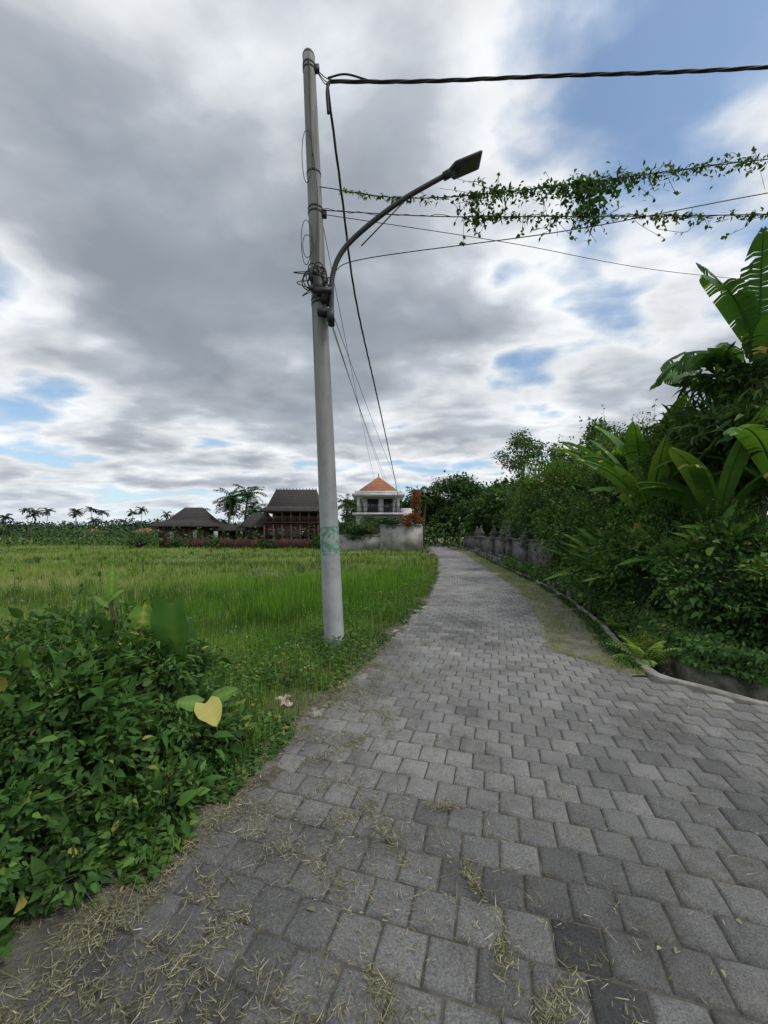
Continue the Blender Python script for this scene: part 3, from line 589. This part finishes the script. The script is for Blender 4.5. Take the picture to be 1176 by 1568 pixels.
plant('wall_creeper',(1.0,37.2,1.8),[((.6,36.9,2.7),(1.6,.5,.5)),((-2.6,38.3,1.9),(1.9,.6,1.0)),((-1.0,39.5,2.6),(1.6,.6,.8))],4200,.2,.13,md,16,.4,.05,.5,T=LEAF2)
mb=MB(); X_=np.arange(-24.5,-6.5,.16)
for q in X_: box(mb,(q,43.5,.5+R.normal(0,.04)),(.12,.03,1.15))
for z in (.3,.9): box(mb,(-15.5,43.54,z),(18,.05,.08))
for q in np.arange(-24.5,-6,2.): box(mb,(q,43.6,.6),(.16,.12,1.4))
mb.build('picket_fence',[M_redw])
for (x,y,r_) in [(-23,42.8,1.0),(-19,42.6,.7),(-13.2,42.7,.8),(-7,42.5,1.1),(-4.6,41.5,1.3),(-28,44,1.4)]:
    plant('garden_shrub',(x,y,0),[((x,y,r_*.5),(r_*1.3,r_,r_*.8))],900,.22,.14,md,10,.4,.04,.5,T=LEAF2,mean=.5)
def post(name,x,y,h,s=.5):
    mb=MB(); z=0
    for (w_,hh_) in [(1.3,.15),(1.1,.12),(.85,.55),(1.05,.07),(1.2,.06),(.8,.16),(1.05,.06),(.7,.1),(.45,.12),(.2,.14)]:
        box(mb,(x,y,z+hh_*h/1.53*.5-.003),(w_*s,w_*s,hh_*h/1.53),.1,0,.94); z+=hh_*h/1.53
    mb.build(name,[M_stone])
for (y,h) in [(17.5,1.9),(21,2.3),(23,2.3),(27,2.2),(33,2.3),(34.8,2.3)]: post('stone_gate_post',xo(y)+.72,y,h,.5)
mb=MB()
for (a_,b_) in [(14,17.2),(17.8,20.7),(23.3,26.7),(27.3,32.7),(35,44)]:
    m0=(a_+b_)/2; xa,xb_=xo(a_)+.8,xo(b_)+.8; L=math.hypot(xb_-xa,b_-a_); an=math.atan2(b_-a_,xb_-xa)
    box(mb,((xa+xb_)/2,m0,.65),(L,.16,1.3),an); box(mb,((xa+xb_)/2,m0,1.34),(L,.26,.08),an)
mb.build('compound_wall',[M_stone])
for (x,y,w_,z) in [(-118,190,9,4.6),(-105,185,8,5),(-142,188,7,4.2)]:
    e=empty('distant_house'); part(e,'walls',[M_white],lambda mb:box(mb,(x,y,1.3),(w_*.8,6,2.7))); part(e,'roof',[M_tile],lambda mb:hip(mb,(x,y),w_,8,2.6,z,w_*.4,.3)); part(e,'door',[M_glass],lambda mb:box(mb,(x,y-3.05,1.1),(1.2,.1,2)))

# ---------------------------------------------------------------- utility pole
e=empty('utility_pole'); B=A(-.67,5.26,-.1); Tp=A(-1.03,5.26,8.12)
pole=lambda z:B+(Tp-B)*((z+.1)/(8.22))
prad=lambda z:.138+(.083-.138)*z/8.12
m,nt,b=newmat('pole_concrete')
g=nt.nodes.new('ShaderNodeNewGeometry'); s_=nt.nodes.new('ShaderNodeSeparateXYZ'); nt.links.new(g.outputs['Position'],s_.inputs[0])
mp=nt.nodes.new('ShaderNodeMapping'); mp.inputs['Scale'].default_value=(9,9,.5); nt.links.new(g.outputs['Position'],mp.inputs[0])
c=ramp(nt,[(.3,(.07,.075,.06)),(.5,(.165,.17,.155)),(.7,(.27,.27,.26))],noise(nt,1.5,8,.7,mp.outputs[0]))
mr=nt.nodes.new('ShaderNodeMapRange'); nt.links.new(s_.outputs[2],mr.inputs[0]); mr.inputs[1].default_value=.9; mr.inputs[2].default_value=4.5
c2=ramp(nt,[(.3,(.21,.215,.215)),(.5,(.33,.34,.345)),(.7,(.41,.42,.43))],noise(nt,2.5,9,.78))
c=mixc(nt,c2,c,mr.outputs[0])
nt.links.new(c,b.inputs['Base Color']); b.inputs['Roughness'].default_value=.75; bump(nt,b,noise(nt,60,5,.7),.35,.006)
M_pole=m
zz=np.linspace(-.1,8.12,30)
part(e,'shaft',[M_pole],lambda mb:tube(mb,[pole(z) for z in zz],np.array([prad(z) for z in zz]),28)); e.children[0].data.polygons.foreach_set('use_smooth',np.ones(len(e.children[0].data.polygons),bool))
def f(mb):
    a=np.linspace(0,math.pi/2,6); tube(mb,[pole(8.12)+A(0,0,.085*math.sin(q)) for q in a],np.maximum(.004,.086*np.cos(a)),20)
part(e,'cap',[M_pole],f)
m_green=mat_noise('green_paint',(.09,.22,.15),(.29,.32,.31),14,.75,.1,lo=.46,hi=.54)
part(e,'green_paint_band',[m_green],lambda mb:tube(mb,[pole(z) for z in (1.32,1.5,1.70)],.1295,28,cap=False))
def f(mb):
    for z in (4.72,4.78,5.0,5.96,6.02,6.5,7.92,7.98): tube(mb,[pole(z),pole(z+.025)],prad(z)+.006,24)
    for z in (4.75,5.95,7.93): box(mb,pole(z)+A(prad(z)+.02,-.02,.01),(.07,.05,.09))
part(e,'steel_bands',[M_metal],f)
def f(mb):
    for k_ in range(13):
        c_=pole(4.98+R.normal(0,.1))+A(R.normal(0,.06),-.13+R.normal(0,.02),0); rr=R.uniform(.05,.14); a=np.linspace(0,6.3,26)
        ph=R.uniform(0,3); tube(mb,np.c_[c_[0]+rr*np.cos(a)*.8,c_[1]+.03*np.sin(a+ph),c_[2]+rr*np.sin(a)],.008,6)
    for (z0_,z1_,o) in [(5.2,5.8,-.2),(5.3,5.6,-.17),(6.3,7.0,-.1)]:
        a=np.linspace(0,6.3,26); c_=pole((z0_+z1_)/2); tube(mb,np.c_[c_[0]+o*.6+.07*np.cos(a),c_[1]-.12+.02*np.sin(2*a),c_[2]+(z1_-z0_)/2*np.sin(a)],.005,5)
    tube(mb,crom([pole(8.0)+A(.02,-.09,0),pole(7.0)+A(.0,-.1,0),pole(6.2)+A(.05,-.11,0),pole(5)+A(.02,-.12,0)],8),.006,5)
    box(mb,pole(4.9)+A(0.02,-.16,0),(.14,.08,.2),.2); box(mb,pole(4.75)+A(.1,-.14,0),(.1,.08,.12),.5); box(mb,pole(5.05)+A(-.06,-.15,0),(.09,.07,.12),.3)
    for _ in range(14): 
        p0=pole(4.9)+A(R.normal(0,.05),-.17,R.normal(0,.08)); tube(mb,crom([p0,p0+A(R.normal(0,.12),-.03,R.normal(0,.1)),p0+A(R.normal(0,.11),0,R.normal(0,.14))],6),.006,5)
part(e,'cable_coil_and_clamps',[M_cable],f)
e=empty('street_lamp')
arm=crom([(-.70,5.12,4.45),(-.70,5.12,4.75),(-.68,5.11,5.05),(-.56,5.09,5.33),(-.28,5.06,5.6),(.22,5.02,5.95),(.82,5.0,6.28)],8)
part(e,'arm',[M_metal],lambda mb:tube(mb,arm,[.034,.034,.032,.03],12))
def f(mb):
    box(mb,(-.78,5.13,4.55),(.2,.14,.06)); box(mb,(-.8,5.13,4.82),(.22,.16,.06)); box(mb,(-.7,5.05,4.48),(.09,.05,.16)); tube(mb,[(-.7,5.12,4.38),(-.7,5.12,4.47)],.045,12)
    tube(mb,[(-.3,5.07,5.4),(.3,5.02,5.98)],.008,6)
    tube(mb,[(.78,5.0,6.25),(.9,5.0,6.32)],.05,12)
part(e,'bracket',[M_metal],f)
d_=norm(A(.42,-.02,.16)); s_=norm(A(.05,1,0)); n_=np.cross(d_,s_); n_=n_*np.sign(n_[2]); o=A(.84,5.0,6.3)
def f(mb):
    v=[]
    for (t_,w_,h_) in [(0,.045,.03),(.04,.07,.045),(.08,.115,.045),(.1,.12,.04),(.42,.12,.035),(.44,.115,.022)]:
        for (a_,b_) in [(-1,-.5),(-.97,.3),(-.8,.6),(.8,.6),(.97,.3),(1,-.5)]: v.append(o+d_*t_+s_*w_*a_+n_*h_*b_)
    i=np.arange(5)[:,None]*6; j=np.arange(6)[None]; k_=(j+1)%6
    mb.add(v,[np.stack([i+j,i+k_,i+k_+6,i+j+6],-1).reshape(-1,4),np.arange(6),np.arange(6)+30])
part(e,'lamp_head',[M_metal],f)
part(e,'led_lens',[mat_noise('lens',(.05,.05,.04),(.10,.10,.07),60,.3,0)],lambda mb:mb.add([o-n_*.027+d_*a_+s_*b_ for a_,b_ in [(.14,-.09),(.38,-.09),(.38,.09),(.14,.09)]],[np.array([[0,1,2,3]])]))

# ---------------------------------------------------------------- cables
def twisted(mb,P,r,off,turn):
    P=np.asarray(P); s=np.r_[0,np.cumsum(np.linalg.norm(np.diff(P,axis=0),axis=1))]; n=int(s[-1]/.05)
    q=np.linspace(0,s[-1],n); P=np.c_[[np.interp(q,s,P[:,k]) for k in range(3)]].T; T_=norm(np.gradient(P,axis=0)); S_=norm(np.cross(T_,A(0,0,1)+0*T_)); U=np.cross(S_,T_)
    for ph in (0,2.1,4.2): a=q*turn+ph; tube(mb,P+off*(np.cos(a)[:,None]*S_+np.sin(a)[:,None]*U),r,6)
mb=MB(); J0=A(-.72,5.2,7.72)
twisted(mb,crom([J0,(.5,5.18,7.70),(2.2,5.12,7.70),(5.05,5.0,7.68),(9,4.85,7.9),(14,4.6,8.4)],14),.0125,.011,5.5)
twisted(mb,crom([J0+A(-.05,0,-.02),(-.66,6.0,6.9),(-.55,7.6,6.2),(-.2,11,5.55),(.35,18,4.95),(.95,28,4.8),(1.5,40.5,5.4)],14),.011,.009,5)
for dq in (0,.05,-.04): tube(mb,crom([pole(7.95)+A(.08,-.02,0),pole(7.8)+A(.22,-.03,dq-.04),J0+A(.02,0,.02)],8),.006,5)
tube(mb,crom([J0+A(-.04,0,.05),J0+A(.2,0,.1+0),J0+A(.5,0,.02)],8),.012,6); tube(mb,crom([J0+A(0,0,.03),J0+A(-.05,0,-.12),J0+A(-.04,0.05,-.38)],8),.02,7)
mb.build('overhead_power_cable',[M_cable])
mb=MB()
W1=crom([(-.9,5.22,6.32),(.3,5.17,6.12),(1.82,5.05,6.12),(4.9,4.9,6.38),(9,4.7,6.6),(14,4.4,7.2)],14)
W2=crom([(-.88,5.22,6.0),(.6,5.15,5.86),(1.85,5.06,5.78),(4.9,4.9,5.68),(9,4.7,5.7),(14,4.4,6)],14)
W3=crom([(-.7,5.15,5.1),(-.2,5.15,5.3),(2.4,5.0,5.55),(4.9,4.9,5.95),(9,4.8,6.6),(14,4.5,7.4)],14)
W4=crom([(-.88,5.22,5.95),(2,6.2,6.3),(6,7.8,6.9),(14,11,8.6)],14)
for w_,r_ in ((W1,.006),(W2,.006),(W3,.006),(W4,.005)): tube(mb,w_,r_,5)
for (p0,p1,sg_) in [((-.75,5.3,4.55),(1.3,40,5.2),1.3),((-.78,5.3,4.7),(.9,40,5.2),1.0),((-.8,5.3,4.9),(2.3,40,5.3),1.2),((-.85,5.3,5.9),(-.4,40,5.4),1.5)]:
    t_=np.linspace(0,1,26)**1.6; P=A(*p0)*(1-t_)[:,None]+A(*p1)*t_[:,None]; P[:,2]-=4*sg_*t_*(1-t_)*.35; tube(mb,P,.005,5)
mb.build('telephone_wires',[M_cable])
vm=MB()
def vine(W,t0,t1,n,sag,amp):
    s=np.linspace(0,1,len(W)); t=R.uniform(t0,t1,n)
    c=np.c_[[np.interp(t,s,W[:,k]) for k in range(3)]].T
    cl_=.15+1.7*np.clip(fbm(t*60,t*0,81)-.25,0,1); c[:,2]+=R.normal(0,1,n)*amp*cl_*.6-sag*R.random(n)**2*cl_; c[:,1]+=R.normal(0,amp*.6,n)
    az=R.uniform(0,6.28,n); inst(vm,*LEAF,c,np.c_[np.cos(az)*.8,np.sin(az)*.6,R.uniform(-1,.5,n)],np.c_[R.normal(0,.5,n),R.normal(-.5,.4,n),R.uniform(.2,1,n)],R.uniform(.035,.08,n),R.uniform(.025,.06,n),np.clip(R.normal(.42,.22,n),0,1))
vine(W1,.05,.33,150,.04,.035); vine(W1,.33,.72,950,.16,.08); vine(W2,.29,.75,650,.12,.05)
for _ in range(80):
    t=R.uniform(.3,.7); s=np.linspace(0,1,len(W1)); p0=A(*[np.interp(t,s,(W1 if R.random()<.6 else W2)[:,k]) for k in range(3)])
    q=crom([p0,p0+A(R.normal(0,.08),R.normal(0,.04),R.normal(-.05,.10)),p0+A(R.normal(0,.18),R.normal(0,.05),R.normal(-.08,.18))],5); tube(vm,q,.003,4,1)
    n=7; P=q[R.integers(0,len(q),n)]; inst(vm,*LEAF,P,R.normal(0,1,(n,3)),R.normal(0,.6,(n,3))+A(0,-.4,.5),R.uniform(.04,.07,n),R.uniform(.03,.06,n),np.clip(R.normal(.4,.2,n),0,1))
for (x,z,n,sx,sz) in [(2.6,6.12,220,.15,.10),(2.68,5.9,240,.14,.15),(2.2,6.08,70,.15,.06),(3.1,6.15,90,.2,.07),(1.4,5.95,60,.2,.08)]:
    P=np.c_[R.normal(x,sx,n),R.normal(5.02,.06,n),R.normal(z,sz,n)]; inst(vm,*LEAF,P,R.normal(0,1,(n,3))+A(0,0,-.5),R.normal(0,.6,(n,3))+A(0,-.4,.5),R.uniform(.05,.09,n),R.uniform(.03,.06,n),np.clip(R.normal(.4,.2,n),0,1))
for w_ in (W1,W2): tube(vm,w_+np.c_[R.normal(0,.01,len(w_)),R.normal(0,.01,len(w_)),R.normal(0,.012,len(w_))],.005,4,1)
vm.build('climbing_vine',[G_bush,M_bark])

# ---------------------------------------------------------------- sky / world
SE,SR=math.radians(55),math.radians(115)
w=D.worlds.new('World'); scene.world=w; w.use_nodes=True; nt=w.node_tree; bg=nt.nodes['Background']; bg.inputs[1].default_value=.1
def mth(op,a,b=None,c=None):
    n=nt.nodes.new('ShaderNodeMath'); n.operation=op
    for i,v in enumerate((a,b,c)):
        if v is None: continue
        if hasattr(v,'links'): nt.links.new(v,n.inputs[i])
        else: n.inputs[i].default_value=v
    return n.outputs[0]
def smooth(v,a,b,o0=0.,o1=1.):
    n=nt.nodes.new('ShaderNodeMapRange'); n.interpolation_type='SMOOTHSTEP'; nt.links.new(v,n.inputs[0])
    for i,q in ((1,a),(2,b),(3,o0),(4,o1)): n.inputs[i].default_value=q
    return n.outputs[0]
tc=nt.nodes.new('ShaderNodeTexCoord'); gd=tc.outputs['Generated']
sep=nt.nodes.new('ShaderNodeSeparateXYZ'); nt.links.new(gd,sep.inputs[0])
zc=mth('ADD',mth('MAXIMUM',sep.outputs[2],0.),.17)
cb=nt.nodes.new('ShaderNodeCombineXYZ'); nt.links.new(mth('DIVIDE',sep.outputs[0],zc),cb.inputs[0]); nt.links.new(mth('DIVIDE',sep.outputs[1],zc),cb.inputs[1])
def wn(scale,det,rough,dist,off,st=(1,1.25,1),rot=.5):
    mp=nt.nodes.new('ShaderNodeMapping'); mp.inputs['Location'].default_value=off; mp.inputs['Rotation'].default_value=(0,0,rot); mp.inputs['Scale'].default_value=st; nt.links.new(cb.outputs[0],mp.inputs[0])
    n=nt.nodes.new('ShaderNodeTexNoise'); n.inputs['Scale'].default_value=scale; n.inputs['Detail'].default_value=det; n.inputs['Roughness'].default_value=rough; n.inputs['Distortion'].default_value=dist
    nt.links.new(mp.outputs[0],n.inputs['Vector']); return n.outputs['Fac']
nA=wn(1.7,6,.46,.2,(3.1,1.7,0)); nB=wn(5.2,5,.5,.3,(7,2,0)); nC=wn(2.2,5,.5,.3,(1,9,0),(1,1,1)); nD=wn(2.4,6,.52,.4,(5,5,0),(.7,1.4,1),-.7)
c=mth('ADD',mth('MULTIPLY',mth('SUBTRACT',nA,.5),1.35),mth('MULTIPLY',mth('SUBTRACT',nB,.5),.36)); c=mth('ADD',c,mth('MULTIPLY',mth('SUBTRACT',nD,.5),.5)); c=mth('ADD',c,.535)
def blob(dx,dz,ang,wt):
    global c
    v=norm(A(dx,1,dz)); n=nt.nodes.new('ShaderNodeVectorMath'); n.operation='DOT_PRODUCT'; nt.links.new(gd,n.inputs[0]); n.inputs[1].default_value=v
    c=mth('ADD',c,mth('MULTIPLY',smooth(n.outputs['Value'],math.cos(math.radians(ang)),1.),wt))
blob(-.5,.72,34,.19); blob(.12,.60,24,.22); blob(-.05,1.0,20,.10); blob(.72,.5,13,.20); blob(-.35,.42,20,.14); blob(-.85,.75,16,.08)
blob(.42,.58,11,-.30); blob(.95,.95,20,-.28); blob(.85,.72,9,-.12); blob(-.98,.5,13,-.22); blob(.1,.24,14,-.10); blob(-.55,.16,16,-.10); blob(.6,1.35,20,-.14); blob(-.25,1.15,10,-.10)
al=smooth(c,.20,.50,.10,1.)
r=ramp(nt,[(.32,(.62,.71,.82)),(.46,(.90,.92,.94)),(.58,(.70,.735,.78)),(.72,(.46,.50,.56)),(.95,(.325,.365,.425))],c)
sc=nt.nodes.new('ShaderNodeVectorMath'); sc.operation='SCALE'; nt.links.new(r,sc.inputs[0]); nt.links.new(smooth(nC,.3,.7,11.4,8.8),sc.inputs['Scale'])
sky=nt.nodes.new('ShaderNodeTexSky'); sky.sky_type='NISHITA'; sky.sun_disc=False; sky.sun_elevation=SE; sky.sun_rotation=SR
skb=mixc(nt,sky.outputs[0],(1.35,1.55,1.6),1,'MULTIPLY')
m1=mixc(nt,skb,sc.outputs[0],al)
hz=smooth(sep.outputs[2],0.,.14,.5,0.)
m2=mixc(nt,m1,(6.6,7.5,8.5),hz)
nt.links.new(m2,bg.inputs[0])
sl=D.lights.new('sun','SUN'); sl.energy=1.9; sl.angle=math.radians(18); sl.color=(1,.965,.91); so=D.objects.new('sun',sl); scene.collection.objects.link(so)
sv=Vector((math.sin(SR)*math.cos(SE),math.cos(SR)*math.cos(SE),math.sin(SE))); so.rotation_euler=sv.to_track_quat('Z','Y').to_euler()

cam=D.cameras.new('camera'); co=D.objects.new('camera',cam); scene.collection.objects.link(co); scene.camera=co
co.location=(0,0,1.6); co.rotation_euler=(math.radians(90),0,0)
cam.sensor_fit='VERTICAL'; cam.sensor_height=36; cam.lens=13.52; cam.shift_y=.0217; cam.clip_start=.05; cam.clip_end=6000
scene.view_settings.view_transform='Standard'; scene.view_settings.look='None'; scene.view_settings.exposure=0
